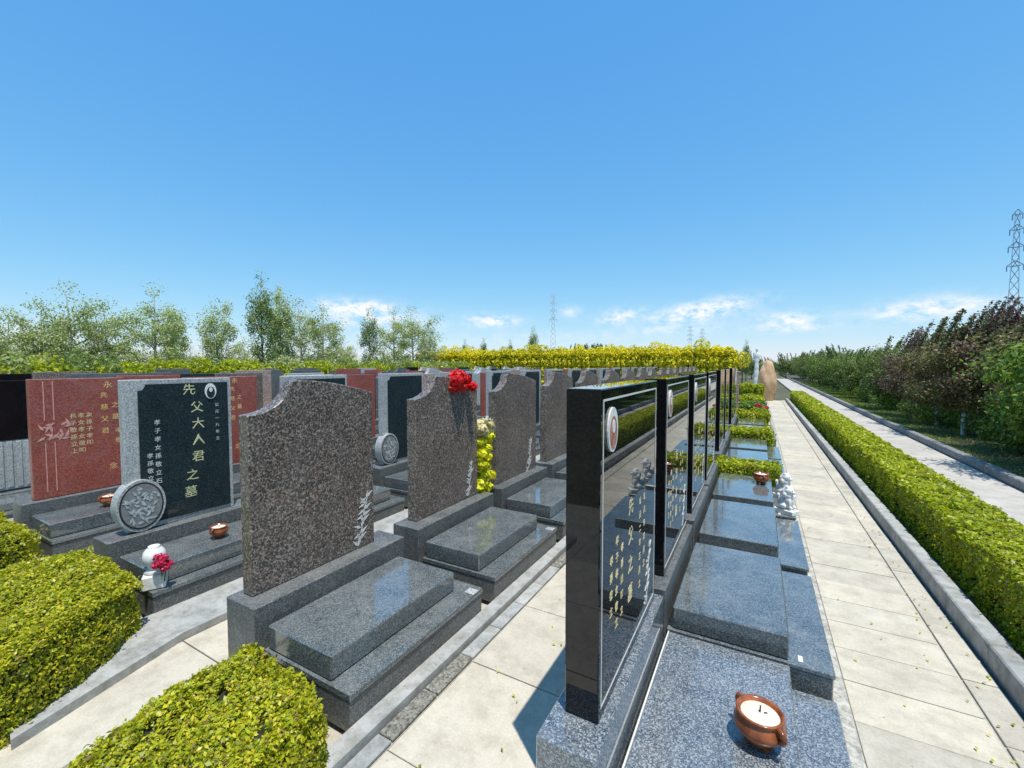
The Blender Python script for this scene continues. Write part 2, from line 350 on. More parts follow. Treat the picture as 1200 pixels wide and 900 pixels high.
def column(txt, y, z, s, step, dy=0): return [(c, y+dy*i, z-i*step, s) for i, c in enumerate(txt)]
def poly_part(name, polys, mat, parent, x, th=.002):
    bm = bmesh.new()
    for p in polys: add_prism(bm, p, x, x+th)
    me = bm_mesh(name, bm); me.materials.append(MAT[mat]); return link(name, me, parent)
def leafpoly(y, z, ang, l, w):
    c, s = math.cos(ang), math.sin(ang)
    return [(y+c*a*l-s*b*w, z+s*a*l+c*b*w) for a, b in ((0, 0), (.35, .5), (1, 0), (.35, -.5))]
def ellipse(y, z, ry, rz, n=24): return [(y+ry*math.cos(2*math.pi*i/n), z+rz*math.sin(2*math.pi*i/n)) for i in range(n)]
def bamboo(parent, y, z, x, s=1, mat='white'):
    P = []
    for i in range(9):
        t = i/8; yy = y-.05*s+t*.06*s; zz = z+t*.27*s
        P.append(leafpoly(yy, zz, math.radians(60+random.uniform(-12, 12)), .045*s, .008*s))
        P.append(leafpoly(yy, zz, math.radians(random.choice((20, 130, 150, 35))+random.uniform(-10, 10)), .06*s, .018*s))
        P.append(leafpoly(yy, zz, math.radians(random.choice((100, 80, 200))+random.uniform(-10, 10)), .05*s, .014*s))
    return struct(poly_part('carved_bamboo', P, mat, parent, x), 'stuff')

# ------------------------------------------------------------------ tombs
# local frame of a tomb: x = 0 at the front of its plinth (stele stands on the plinth, grave slab lies in front of it at +x), y = 0 at its near end
def plinth(t, mat, w=.24, length=1.04, z=.40, near=False):
    t.rotation_euler = (0, 0, math.radians(random.uniform(-.35, .35)))
    box('plinth', (-w, 0, 0, length, 0, z), mat, t, .004)
def grave(t, mat, side, bx=.62, sx=.49, y0=.045, y1=1.075, zb=.18, zs=.30, tagp=False):
    box('base', (.003, bx, y0, y1, 0, zb-.035), side, t, .003)
    box('base_lid', (.003, bx+.008, y0-.004, y1+.004, zb-.033, zb), mat, t, .004)
    s = box('grave_slab', (.02, sx, y0+.008, y1-.115, zb+.002, zs), mat, t, .006)
    return s
def wave_stele(t, mat='brown', y0=.06, w=.82, top=1.5):
    key = ('wave', mat, round(w, 3), round(top, 3))
    if key not in MC:
        pts = [(0, .402), (w, .402), (w, top-.095)]
        for i in range(1, 11):
            a = i/10; pts.append((w-(w-.27)*a, top-.095+.095*math.sin(a*math.pi/2)))
        pts.append((.25, top-.003))
        for i in range(1, 11):
            a = math.pi/2*(1-i/10); pts.append((.235*math.sin(a), top-.005-.165*math.cos(a)))
        MC[key] = prism_mesh('stele', pts, 0, .085, mat, bev=.004)
    o = link('stele', MC[key], t, (-.205, y0, 0)); return o
def slab_stele(t, mat, y0, w, top, th=.09, bev=.005, x0=-.19, z0=.402):
    return box('stele', (x0, x0+th, y0, y0+w, z0, top), mat, t, bev)
def framed_stele(t, y0=.14, w=.72, top=1.49, text=True, disc=True):
    box('surround', (-.16, -.09, y0, y0+w, .402, top), 'pale', t, .004)
    b = .03; l = .085; zt = top-.035
    pts = [(y0+l, .44), (y0+w-b, .43), (y0+w-b, zt), (y0+l+.045, zt), (y0+l+.045, zt-.012), (y0+l+.03, zt-.04), (y0+l, zt-.045)]
    key = ('fpanel', round(w, 3), round(top, 3))
    me = prism_mesh('panel', pts, -.0905, -.084, 'darkgreen'); link('panel', me, t)
    if disc:
        n = 40; bm = bmesh.new(); add_prism(bm, ellipse(y0+.075, .405+.185, .145, .185, n), -.15, -.055)
        d = bm_mesh('disc', bm); d.materials.append(MAT['pale']); d = link('disc', d, t)
        poly_part('disc_face', [ellipse(y0+.075, .405+.185, .13, .167, n)], 'dark', d, -.0552, .003)
        P = []
        rr = random.Random(3)
        for i in range(70):
            a = rr.uniform(0, 6.28); r = .15*rr.random()**.5; P.append(leafpoly(y0+.075+r*math.cos(a)*.78, .59+r*math.sin(a), rr.uniform(0, 6.28), .035+.02*rr.random(), .018))
        # keep every leaf inside the disc
        P = [p for p in P if all(math.hypot((a-(y0+.075))/.78, b-.59) < .152 for a, b in p)]
        bm = bmesh.new()
        for k, p in enumerate(P): add_prism(bm, p, -.0521, -.0495+.0002*(k % 9)+.00001*k)
        poly_part('disc_ground', [ellipse(y0+.075, .59, .12, .155, n)], 'kerbdark', d, -.0521, .0012)
        me = bm_mesh('disc_carving', bm); me.materials.append(MAT['carved']); struct(link('disc_carving', me, d), 'stuff')
def black_stele(t, y0=.15, w=.90, top=1.52, detail=True):
    x1 = -.036
    box('stele', (x1-.12, x1, y0, y0+w, .402, top), 'black', t, .004)
    L, Rr, B, T, k = y0+.022, y0+w-.03, .44, top-.035, .007
    fr = [[(L, B), (L+k, B), (L+k, T), (L, T)], [(Rr-k, B), (Rr, B), (Rr, T), (Rr-k, T)], [(L+k, T-k), (Rr-k, T-k), (Rr-k, T), (L+k, T)], [(L+k, B), (Rr-k, B), (Rr-k, B+k), (L+k, B+k)]]
    for q in fr: poly_part('inlaid_border', [q], 'inlay', t, x1+.0004, .0015)
def oval(t, y, z, ry, rz, x, face='portrait'):
    o = poly_part('portrait_medallion', [ellipse(y, z, ry, rz)], 'white', t, x+.0005, .006)
    poly_part('portrait', [ellipse(y, z-.01, ry*.72, rz*.74)], face, o, x+.0068, .001)
    poly_part('portrait_head', [ellipse(y, z+.012, ry*.3, rz*.3)], 'white', o, x+.008, .001)

PITCHY = 1.185
GB, GD, GR = 'black stele tombs beside the right path', 'framed green stele tombs', 'red stele tombs'
# ---- first row: black polished steles beside the right path
XB = -.40
slots = [1.22, 2.37, 3.56, 4.72, 6.42, 7.6, 9.55, 10.75]
lab = ['nearest black polished stele tomb with oval portrait and long blue-grey slab in the foreground',
       'second black stele tomb from the camera, raised grey slab directly behind the bowl slab',
       'third black stele tomb from the camera in the row beside the right path',
       'fourth black stele tomb, its slab carrying a brown bowl just before the small hedge',
       'black stele tomb directly behind the first small clipped hedge in the right row',
       'black stele tomb, second behind the first small hedge in the right row',
       'far black stele tomb directly behind the second small hedge in the right row',
       'farthest black stele tomb, next to the pinkish headstone in the right row']
for i, y in enumerate(slots):
    t = thing('tomb', lab[i], 'tomb', (XB, y, 0), 0, GB)
    if i == 0:
        box('plinth', (-.20, 0, 0, 1.09, 0, .4), 'blue', t, .004)
        box('plinth_step', (.003, .02, 0.0, 1.1, 0, .15), 'greyside', t, .002)
        box('base', (.003, .74, -.6, 1.12, 0, .098), 'blue', t, .004)
        box('grave_slab', (.027, .56, -.56, 1.125, .1, .2), 'blue', t, .005)
        box('slab_joint', (.0203, .0265, -.56, 1.125, .1, .2015), 'inlay', t, 0)
    else:
        plinth(t, 'greyside', .20, 1.09)
        box('base', (.003, .735, .035, 1.10, 0, .155), 'grey', t, .004)
        box('base_lid', (.003, .742, .03, 1.105, .157, .18), 'grey', t, .004)
        box('grave_slab', (.03, .56, .045, 1.02, .182, .30), 'grey', t, .006)
        if i in (1, 3): box('corner_plate', (.60, .62, .06, .11, .1803, .184), 'inlay', t, .001)
    black_stele(t, .145 if i else .135)
    if i < 4:
        x = -.036; y0 = .14
        oval(t, y0+.115, 1.375, .058, .078, x)
        a = glyphs('inscription', column('先父之墓', y0+.40, 1.02, .075, .12), 'palegold', t, x)
        glyphs('side_inscription', column('孝子孝女敬立', y0+.20, .95, .038, .062)+column('孝孫敬立', y0+.13, .90, .038, .062)+column('孝孫媳叩立', y0+.27, .9, .036, .062)+column('公元二年三月立', y0+.56, 1.0, .036, .062)+column('公元年四月立', y0+.64, 1.0, .036, .062), 'palegold', t, x)
        bamboo(t, y0+.74, .47, x+.0004, .9, 'inlay')
# ---- second row: brown granite wave-topped steles
XG = -2.12
GG = 'brown wave-topped tombstones'
labg = ['nearest brown speckled wave-topped tombstone with white bamboo carving, left of the foreground lane',
        'brown wave-topped tombstone with the red bouquet on its top edge',
        'third brown wave-topped tombstone, just behind the yellow flowers',
        'fourth brown wave-topped tombstone, showing just left of the nearest black stele']
for i in range(16):
    y = 1.19+PITCHY*i
    t = thing('tomb', labg[i] if i < 4 else '%s brown wave-topped tombstone of the second row, counted from the near end' % ORD[i], 'tomb', (XG, y, 0), 0, GG)
    plinth(t, 'greyside', .25, 1.04)
    grave(t, 'grey', 'greyside')
    box('corner_plate', (.56, .629, .97, 1.03, .1803, .186), 'pale', t, .001)
    wave_stele(t, 'brown', (.06, .11, .08, .08)[i % 4], (.82, .84, .9, .88)[i % 4], 1.505 if i else 1.51)
    if i < 6: bamboo(t, .80 if i == 0 else .84, .42, -.205+.0855, random.uniform(.95, 1.2), 'inlay')
# ---- third row: framed dark green steles with a carved disc
XD = -3.76
labd = ['nearest framed dark green stele tomb, with round carved disc and olive gold inscription',
        'framed dark stele tomb hidden mostly behind the nearest brown stele',
        'framed dark green stele tomb with carved disc seen between the two nearest brown steles']
for i in range(16):
    y = 1.16+1.19*i+(.03 if i == 2 else 0)
    t = thing('tomb', labd[i] if i < 3 else '%s framed dark green tombstone of the third row, counted from the near end' % ORD[i], 'tomb', (XD, y, 0), 0, GD)
    plinth(t, 'greyside', .24, 1.06)
    grave(t, 'grey', 'greyside', .51, .43)
    framed_stele(t, .14, .72, 1.49, disc=i < 5)
    if i == 0:
        x = -.084; c = column('先父府君之墓', .56, 1.40, .105, .125)
        yo = [.55, .60, .605, .605, .60, .555, .54]; zo = [1.40, 1.26, 1.13, 1.0, .87, .73, .60]
        glyphs('inscription', [(ch, yo[k], zo[k], .092) for k, ch in enumerate('先父大人君之墓')], 'greengold', t, x)
        glyphs('side_inscription', column('孝子孝女孫敬立石', .335, 1.17, .042, .062)+column('孝孫敬立', .285, .93, .04, .055), 'inlay', t, x)
        glyphs('date_inscription', column('公元一九年立', .745, 1.27, .03, .055), 'inlay', t, x)
        oval(t, .70, 1.385, .042, .062, x, 'darkgreen')
# ---- fourth row: red steles
XR = -5.44
red_spec = [('red', .09, .66, 1.47), ('red', .08, .80, 1.455), ('pale', .07, .75, 1.45), ('red', -.30, .74, 1.44), ('pink', .1, .7, 1.42), ('red', .1, .7, 1.44)]
labr = ['red granite tomb with gold inscription and pink bamboo lines at far left', 'second red granite tomb, a strip of it right of the framed green stele',
        'pale grey tomb behind the notch of the nearest brown stele', 'red granite tomb seen above the right shoulder of the nearest brown stele',
        'pinkish tomb glimpsed left of the second brown stele']
for i in range(16):
    y = 1.13+1.19*i; k = red_spec[i] if i < 6 else (random.choice(('red', 'red', 'pink', 'pale')), .1, .72, random.uniform(1.41, 1.46))
    t = thing('tomb', labr[i] if i < 5 else '%s tombstone of the fourth row, counted from the near end' % ORD[i], 'tomb', (XR, y, 0), 0, GR)
    plinth(t, 'greyside', .24, 1.06); grave(t, 'grey', 'greyside', .52, .46)
    slab_stele(t, k[0], k[1], k[2], k[3], .07, x0=-.13)
    if i < 2:
        x = -.0598; y0 = k[1]
        S = lambda a, b, z0, z1: [(y0+a, z0), (y0+b, z0), (y0+b, z1), (y0+a, z1)]
        for q in (S(.085, .092, .46, .90), S(.145, .152, .46, .90), S(.085, .092, 1.10, 1.45), S(.145, .152, 1.10, 1.45)): poly_part('line_ornament', [q], 'pinkline', t, x)
        rr = random.Random(5)
        P = [leafpoly(y0+.13+rr.uniform(-.05, .12), .98+rr.uniform(-.07, .08), rr.uniform(0, 6.28), .07, .022) for _ in range(22)]
        bm = bmesh.new()
        for q, p in enumerate(P): add_prism(bm, p, x, x+.001+.0001*q)
        me = bm_mesh('flower_ornament', bm); me.materials.append(MAT['pinkline']); struct(link('flower_ornament', me, t), 'stuff')
        glyphs('inscription', column('先慈父君', y0+.50, 1.30, .06, .115)+column('之墓', y0+.58, 1.2, .06, .115)+column('孝敬', y0+.6, .95, .055, .1)+[('永', y0+.53, 1.40, .07), ('念', y0+.55, .60, .065)], 'gold', t, x)
        glyphs('family_inscription', [(ch, y0+.33+.055*(c-1), 1.12-.065*r, .05) for r, row in enumerate(('長孝次', '子女孫', '敬孝子', '孫女孝', '立敬叩', '上叩')) for c, ch in enumerate(row)], 'palegold', t, x)
# ---- fifth to eighth rows: only their tops show
row5 = thing('tomb', 'black stele over a pale ribbed lower panel at the far left edge', 'tomb', (-7.10, 1.0, 0), 0, 'tombs of the rear rows')
plinth(row5, 'greyside', .24, 1.06, .19); grave(row5, 'grey', 'greyside', .5, .44, zb=.1, zs=.18)
box('stele', (-.19, -.10, -.1, .90, .76, 1.42), 'black', row5, .004)
box('lower_panel', (-.19, -.105, -.1, .90, .215, .757), 'pale', row5, .003)
for k in range(14): box('rib', (-.1048, -.094, -.08+.07*k, -.035+.07*k, .235, .745), 'pale', row5, .003)
mats = ['pale', 'greyside', 'brown', 'darkgreen', 'red', 'black', 'pink', 'greyside']
for r, X in enumerate((-7.12, -8.80, -10.48, -12.16)):
    for i in range(16):
        if r == 0 and i == 0: continue
        y = 1.1+1.19*i; m = random.choice(mats)
        names = ('fifth', 'sixth', 'seventh', 'eighth')
        t = thing('tomb', '%s tombstone from the near end in the %s row from the right path' % (ORD[i], names[r]), 'tomb', (X, y, 0), 0, 'tombs of the rear rows')
        plinth(t, 'greyside', .24, 1.06)
        if r < 1: grave(t, 'grey', 'greyside', .52, .46)
        top = random.uniform(1.38, 1.5)
        if random.random() < .3: wave_stele(t, m if m in ('brown', 'greyside', 'pale') else 'pale', .1, .8, round(top, 1))
        else: slab_stele(t, m, .12, random.choice((.7, .8)), round(top, 2), .08)
# ------------------------------------------------------------------ ground, paths and kerbs
def sheet(name, x0, x1, y0, y1, z, mat, kind='structure'):
    bm = bmesh.new(); vs = [bm.verts.new(p) for p in ((x0, y0, z), (x1, y0, z), (x1, y1, z), (x0, y1, z))]; bm.faces.new(vs)
    me = bm_mesh(name, bm); me.materials.append(MAT[mat]); return struct(link(name, me), kind)
sheet('ground', -3000, 3000, -3000, 3000, -.12, 'ground')
def block(name, x0, x1, y0, y1, z0, z1, mat, bev=0): return struct(box(name, (x0, x1, y0, y1, z0, z1), mat, None, bev))
block('terrace', -14.5, 1.09, -2, 23, -.11, -.03, 'joint')
block('planting_bed', 1.21, 1.80, -2, 23, -.11, .04, 'soil')
path = block('footpath', .345, 1.085, -2, 22.6, -.029, -.012, 'joint')
def slabs(parent, x0, x1, ya, yb, pitch, mat, name='paving_slab', z=0, gap=.003, skew=0):
    y = ya; k = 0; n = 0
    while y < yb and n < 290:
        L = pitch
        dz = random.uniform(-.0015, .0015); bm_key = ('ps', round(x1-x0, 3), round(L, 3), mat)
        o = box(name, (0, x1-x0, gap, L-gap, -.0115, 0), mat, parent, .002); o.location = (x0, y, z+dz); y += L; n += 1
slabs(path, .415, .93, -.6, 22.5, .30, 'paving')
slabs(path, .945, 1.08, -.6, 22.5, .45, 'paving2', 'edge_slab')
struct(box('edging', (.348, .412, -1, 22.5, -.028, .004), 'edge', None, .003)).name = 'path_edging'
k = block('kerb', 1.10, 1.20, -1.5, 22.6, -.1, -.02, 'kerbdark')
y = -1.0
while y < 22.4:
    o = box('kerb_stone', (0, .1, .003, .597, -.019, .12), 'kerb', k, .008); o.location = (1.10, y, 0); y += .6
# lanes between the rows
lane = block('lane', -1.31, -.61, -1.5, 21.5, -.0295, -.0125, 'joint')
slabs(lane, -1.305, -.615, -.6, 21, .62, 'paving', gap=.003)
struct(box('lane_kerb', (-1.50, -1.41, -1, 21.5, -.028, .035), 'kerb', None, .004))
dr = block('drain', -1.40, -1.315, -1, 21.4, -.029, -.013, 'joint')
y = -.5; i = 0
while y < 21:
    o = box('drain_cover', (0, .08, .003, .297, -.0125, .004), 'drain' if (1.0 < y < 1.75) or (i//4) % 3 == 0 and y > 3 else 'kerb', dr, .003); o.location = (-1.398, y, 0); y += .3; i += 1
for j, (xf, xb) in enumerate(((-3.255, -2.375), (-4.93, -4.005), (-6.6, -5.69), (-8.3, -7.37))):
    ap = struct(link('apron', prism_mesh('apron', [(xf, 1.13), (xf+.06, 1.13), (-2.72, .50), (-2.66, .49), (-2.87, 1.2), (-2.87, 21), (xf, 21)] if j == 0 else [(xf, .4), (xf+.36, .4), (xf+.36, 21), (xf, 21)], -.028, .045 if j == 0 else .03, 'kerb', axis='z')))
    ln = block('lane', xf+.40, xb, -1, 21, -.0295, -.0125, 'joint')
    slabs(ln, xf+(.395 if j else .39), xb-.003, -.6, 21, .9, 'paving', gap=.003)
block('hedge_plot_soil', -4.4, -2.98, -.3, 1.1, -.02, .02, 'soil')
# road beyond the hedge
block('road', 1.82, 2.93, -4, 60, -.11, -.005, 'road')
rk = block('road_kerb', 2.95, 3.07, -4, 60, -.11, 0, 'kerbdark'); y = -2
while y < 58:
    o = box('kerb_stone', (0, .12, .004, .996, 0.001, .12), 'kerbdark', rk, .01); o.location = (2.95, y, 0); y += 1.0 if y < 28 else 1.0
block('verge', 3.09, 30, -4, 80, -.11, .06, 'soil')
# grass on the verge
n = 46000; gx = 3.1+RNG.random(n)**2.2*6; gy = 1+RNG.random(n)**1.3*45
P = np.column_stack([gx, gy, np.full(n, .085)]); keep = (wob(P, 1, 1.7, 1) > -.35) | (gx < 3.5); P = P[keep]
V = leaves_data(P, np.tile([.8, .3, .1], (len(P), 1)), .07*np.clip(P[:, 1]/12, .7, 3), .22, .6)
g = link('verge_grass', quads_mesh('verge_grass', V, ['grass'])); struct(g, 'stuff'); 

# ------------------------------------------------------------------ hedges
def hedge(label, group=None, **k):
    o = link('hedge', hedge_mesh('hedge', **k)); tag(o, label, 'hedge', group); return o
hedge('rounded golden hedge in the bottom left foreground, beside the nearest brown tomb', corners=[(-2.1, .74), (-1.94, .46), (-1.75, .36), (-1.46, .38), (-1.44, 1.06), (-1.6, 1.14), (-2.06, 1.14)], z0=-.02, z1=.325, dens=30000, leaf=.0195, mat='privet', seed=1, depth=.035, lump=.026, round_=.14)
hedge('large golden hedge at left, in front of the framed green stele tomb', corners=[(-3.95, .15), (-2.66, .32), (-2.74, .56), (-3.12, 1.12), (-3.95, 1.12)], z0=.0, z1=.41, dens=22000, leaf=.0195, mat='privet', seed=2, depth=.035, lump=.026, round_=.14)
hedge('small golden hedge cut by the left edge, in front of the red tomb', corners=[(-5.7, .3), (-4.72, .3), (-4.72, 1.08), (-5.7, 1.08)], z0=.0, z1=.36, dens=6000, leaf=.028, mat='privet', seed=3, depth=.035, lump=.026, round_=.14)
hedge('long clipped green hedge running along the right side of the footpath', corners=[(1.27, .8), (1.70, .8), (1.70, 22.3), (1.27, 22.3)], z0=.04, z1=.45, dens=17000, leaf=.019, mat='privetgreen', seed=4, depth=.04, grad=2.4)
hedge('first small clipped hedge between black tombs, beside the white lions', corners=[(-.42, 5.86), (.25, 5.86), (.25, 6.3), (-.42, 6.3)], z0=-.02, z1=.40, dens=5000, leaf=.04, mat='privetgreen', seed=5)
hedge('second small hedge, farther along the right row of tombs', corners=[(-.42, 8.78), (.25, 8.78), (.25, 9.4), (-.42, 9.4)], z0=-.02, z1=.42, dens=3500, leaf=.05, mat='privetgreen', seed=6)
for q, (a, b, zt) in enumerate(((12.0, 12.7, .42), (13.6, 15.0, .5), (15.6, 17.0, .55), (17.8, 19.0, .45), (19.5, 20.9, .75))):
    hedge('%s low green bush past the pinkish headstone, counted towards the sandstone boulder' % ORD[q], 'bushes before the boulder', corners=[(-.62, a), (.2, a), (.2, b), (-.62, b)], z0=-.02, z1=zt, dens=1800, leaf=.08, mat='leafgreen' if q % 2 else 'privetgreen', seed=7+q, lump=.06, depth=.06)
# hedges that close off the left and the far end of the cemetery
hedge('long green boundary hedge behind the rows of tombs on the left', corners=[(-17.6, -8), (-16.4, -8), (-16.4, 24), (-17.6, 24)], z0=-.1, z1=1.5, dens=600, leaf=.14, mat='privetgreen', seed=12, lump=.2, depth=.12, round_=.3)
hedge('tall yellow flowering hedge across the far end of the cemetery', corners=[(-22.5, 25.0), (-1.0, 25.0), (-1.0, 26.6), (-22.5, 26.6)], z0=-.1, z1=2.35, dens=650, leaf=.16, mat='leafyellow', seed=13, lump=.14, depth=.16, round_=.4)
for q in range(34):
    x = -21.5+q*.63; pts, d = ball_cloud(300, 0, 0, (2.25 if q < 31 else 1.95-.12*(q-31))+random.uniform(-.12, .32), .42, .5, .46)
    V = leaves_data(pts, d, .13); o = link('forsythia_bush', quads_mesh('forsythia_bush', V, ['leafyellow'])); o.location = (x, 25.6+random.uniform(-.3, .3), 0)
    tag(o, 'yellow blossoming bush growing up through the far yellow hedge', 'bush', 'yellow bushes at the far end')
    bm = bmesh.new(); add_tube(bm, [(0, 0, -.1), (.03, 0, 1.2), (0, .03, 2.2)], [.04, .03, .015], 5); me = bm_mesh('stem', bm); me.materials.append(MAT['bark']); link('stem', me, o)

for q in range(46):
    y = -4+q*.62; h_ = random.uniform(.3, .52); k_ = random.choice(('privetgreen', 'leafmid', 'leafpale', 'leafmid', 'privetgreen'))
    pts, d = ball_cloud(420, 0, 0, 1.42+random.uniform(-.1, .12), .5, random.uniform(.3, .5), h_)
    o = link('bush', quads_mesh('bush', leaves_data(pts, d, .11), [k_])); o.location = (-16.9+random.uniform(-.3, .3), y, 0)
    tag(o, 'uneven green bush growing up through the long boundary hedge on the left', 'bush', 'bushes in the left boundary hedge')
    bm = bmesh.new(); add_tube(bm, [(0, 0, -.1), (.03, 0, .8), (0, .03, 1.5)], [.03, .025, .012], 5); me = bm_mesh('stem', bm); me.materials.append(MAT['bark']); link('stem', me, o)
# fallen leaves on the paving
n = 260; q = RNG.random(n); fx = np.where(q < .45, RNG.uniform(.9, 1.09, n), np.where(q < .7, RNG.uniform(.42, 1.05, n), RNG.uniform(-2.6, -.7, n))); fy = RNG.uniform(.6, 9, n)**1.0
fx = np.where((fx > -2.5) & (fx < -1.32) & (fx < -1.3), RNG.uniform(-1.28, -.7, n), fx)
P = np.column_stack([fx, fy, np.full(n, .009)]); V = leaves_data(P, np.tile([0, 0, 1.], (n, 1)), .022, .5, .12)
struct(link('fallen_leaves', quads_mesh('fallen_leaves', V, ['privet'])), 'stuff')

# ------------------------------------------------------------------ trees
def tree_meshes(seed, height, spread, z_crown, leafm, barkm, nl, leaf, shoots=8, lean=(.0, .0), limbs=9, clump=.34, wash=None, sparse=1.0, columnar=False):
    rr = random.Random(seed); T = bmesh.new(); pts = []; nrm = []
    tr = .03*height**.5 if not columnar else .05
    zt = z_crown
    add_tube(T, [(0, 0, -.12), (rr.uniform(-.03, .03), 0, zt*.5), (lean[0]*.3, lean[1]*.3, zt), (lean[0]*.6, lean[1]*.6, zt+(height-zt)*.45), (lean[0], lean[1], height*.93)], [tr*1.2, tr, tr*.85, tr*.5, tr*.1], 8)
    for i in range(limbs):
        a = i*2.399+rr.uniform(-.4, .4); z0 = zt*.85+(height-zt)*.75*(i/limbs); f = (z0-zt)/(height-zt); 
        l = spread*(1-.55*abs(f-.25))*rr.uniform(.75, 1.15); up = rr.uniform(.25, .6)*l if not columnar else l*rr.uniform(1.4, 2.4)
        p0 = Vector((lean[0]*.5*f, lean[1]*.5*f, z0)); p2 = p0+Vector((math.cos(a)*l, math.sin(a)*l, up)); p1 = (p0+p2)/2+Vector((0, 0, -.06*l if not columnar else -.1))
        add_tube(T, [p0, p1, p2], [tr*.4, tr*.25, tr*.08], 5)
        for b in range(3 if not columnar else 2):
            s = rr.uniform(.35, .95); q0 = p0.lerp(p2, s); aa = a+rr.uniform(-1.3, 1.3); q1 = q0+Vector((math.cos(aa)*l*.4, math.sin(aa)*l*.4, rr.uniform(-.1, .4)*l+(.5*l if columnar else 0)))
            add_tube(T, [q0, q1], [tr*.14, tr*.04], 4)
            pts.append(q1); pts.append(q0.lerp(q1, .5))
        pts.append(p2); pts.append(p1)
    for f in (.5, .65, .8, .93, 1.0): pts.append(Vector((lean[0]*f, lean[1]*f, zt+(height*.97-zt)*f)))
    C = []; D = []
    per = max(3, int(nl*sparse/len(pts)))
    for p in pts:
        r = clump*rr.uniform(.6, 1.25); q, d = ball_cloud(per, p.x, p.y, p.z, r, r, r*(.75 if not columnar else 1.5), .15); C.append(q); D.append(d+np.array([0, 0, .5]))
    for s in range(shoots):
        a = rr.uniform(0, 6.28); r = spread*rr.uniform(.1, .8); x, y = math.cos(a)*r, math.sin(a)*r; z0 = height*.8
        l = height*rr.uniform(.28, .46); dx = .3*l+rr.uniform(-.05, .05)
        add_tube(T, [(x, y, z0), (x+dx*.35, y, z0+l*.5), (x+dx, y, z0+l)], [.012, .009, .004], 4)
        m = 110; tt = RNG.random(m)*.8+.2; q = np.column_stack([x+dx*tt**1.5, np.full(m, y), z0+l*tt])+RNG.normal(0, .03, (m, 3)); C.append(q); D.append(RNG.normal(0, 1, (m, 3)))
    C = np.concatenate(C); D = np.concatenate(D)
    tm = bm_mesh('trunk', T, True); tm.materials.append(MAT[barkm])
    cm = quads_mesh('crown', leaves_data(C, D, leaf, .55, .7), [leafm])
    wm = None
    if wash:
        b = bmesh.new(); add_tube(b, [(0, 0, -.1), (0, 0, zt*.45), (0, 0, wash)], [tr*1.26, tr*1.1, tr*1.02], 10); wm = bm_mesh('limewash_band', b, True); wm.materials.append(MAT['limewash'])
    return tm, cm, wm
def place_tree(v, name, label, group, loc, s, rz):
    t = thing(name, label, 'tree', loc, rz, group); t.scale = (s, s, s); wash = loc[0] < 5 and loc[1] < 23
    link('trunk', v[0], t); link('crown', v[1], t)
    if v[2] and wash: link('limewash_band', v[2], t)
    return t
VR = [tree_meshes(11, 2.5, .95, .55, 'leafdark', 'bark', 11000, .085, 8, (.05, 0), 16, .4, wash=.55),
      tree_meshes(12, 2.6, .9, .7, 'leafbrown', 'bark', 10000, .08, 14, (.1, 0), 15, .4, wash=.6),
      tree_meshes(13, 2.5, .85, .65, 'leafpurple', 'bark', 8000, .075, 18, (.1, .05), 14, .38, wash=.6),
      tree_meshes(14, 2.3, .95, .5, 'leafgreen', 'bark', 10000, .09, 3, (0, 0), 16, .42, wash=.5)]
G = 'orchard trees right of the road'
kinds = ['dark green orchard tree', 'bronze leaved orchard tree', 'purple leaved orchard tree with long leaning shoots', 'fresh green orchard tree']
near = [(3.65, 8.9, 3, 1.0), (4.0, 10.6, 1, 1.0), (4.07, 12.7, 2, 1.02), (3.61, 12.96, 1, .9), (3.66, 14.74, 1, .98), (3.7, 16.6, 2, 1.0), (3.7, 18.8, 0, 1.0), (4.25, 21.8, 0, 1.05), (3.75, 24.2, 0, 1.0), (3.8, 27, 0, 1.05)]
nl = ['bright green tree at the right edge of the picture, closest to the road', 'bronze leaved tree with limewashed trunk, second from the right edge', 'purple leaved tree with tall leaning shoots and limewashed trunk', 'small bronze leaved tree with a white trunk beside the road kerb',
      'bronze leaved tree with a white trunk, left of the small bronze one', 'purple leaved tree midway along the orchard front', 'dark green tree midway along the orchard front, left of the purple one', 'dark green tree with a white trunk, far along the orchard front',
      'dark green tree second from the far end of the orchard front', 'dark green tree at the far end of the orchard front']
for (x, y, k, s), l in zip(near, nl): place_tree(VR[k], 'orchard_tree', l, G, (x+.3, y, .05), s*(.92 if y < 14 else .84 if y < 20 else .74), random.uniform(-.3, .3))
for X, y0, st in ((5.3, 8.0, 1.6), (7.1, 9.5, 1.9), (9.2, 12, 2.4)):
    y = y0
    while y < 46:
        k = random.choice((0, 0, 1, 2, 3) if y < 22 else (0, 0, 0, 3)); s = random.uniform(.82, 1.0)*(1 if y < 16 else .84 if y < 26 else .74)
        place_tree(VR[k], 'orchard_tree', kinds[k]+' standing in the rows behind the front trees', G, (X+random.uniform(-.4, .4), y+random.uniform(-.3, .3), .05), s, random.uniform(-.4, .4)); y += st*random.uniform(.8, 1.15)
y = 29.5
while y < 60:
    place_tree(VR[random.choice((0, 0, 3))], 'orchard_tree', 'far green orchard tree near the vanishing end of the road', G, (4.2+random.uniform(-.2, .3), y, .05), random.uniform(.8, .95), random.uniform(-3, 3)); y += 2.6
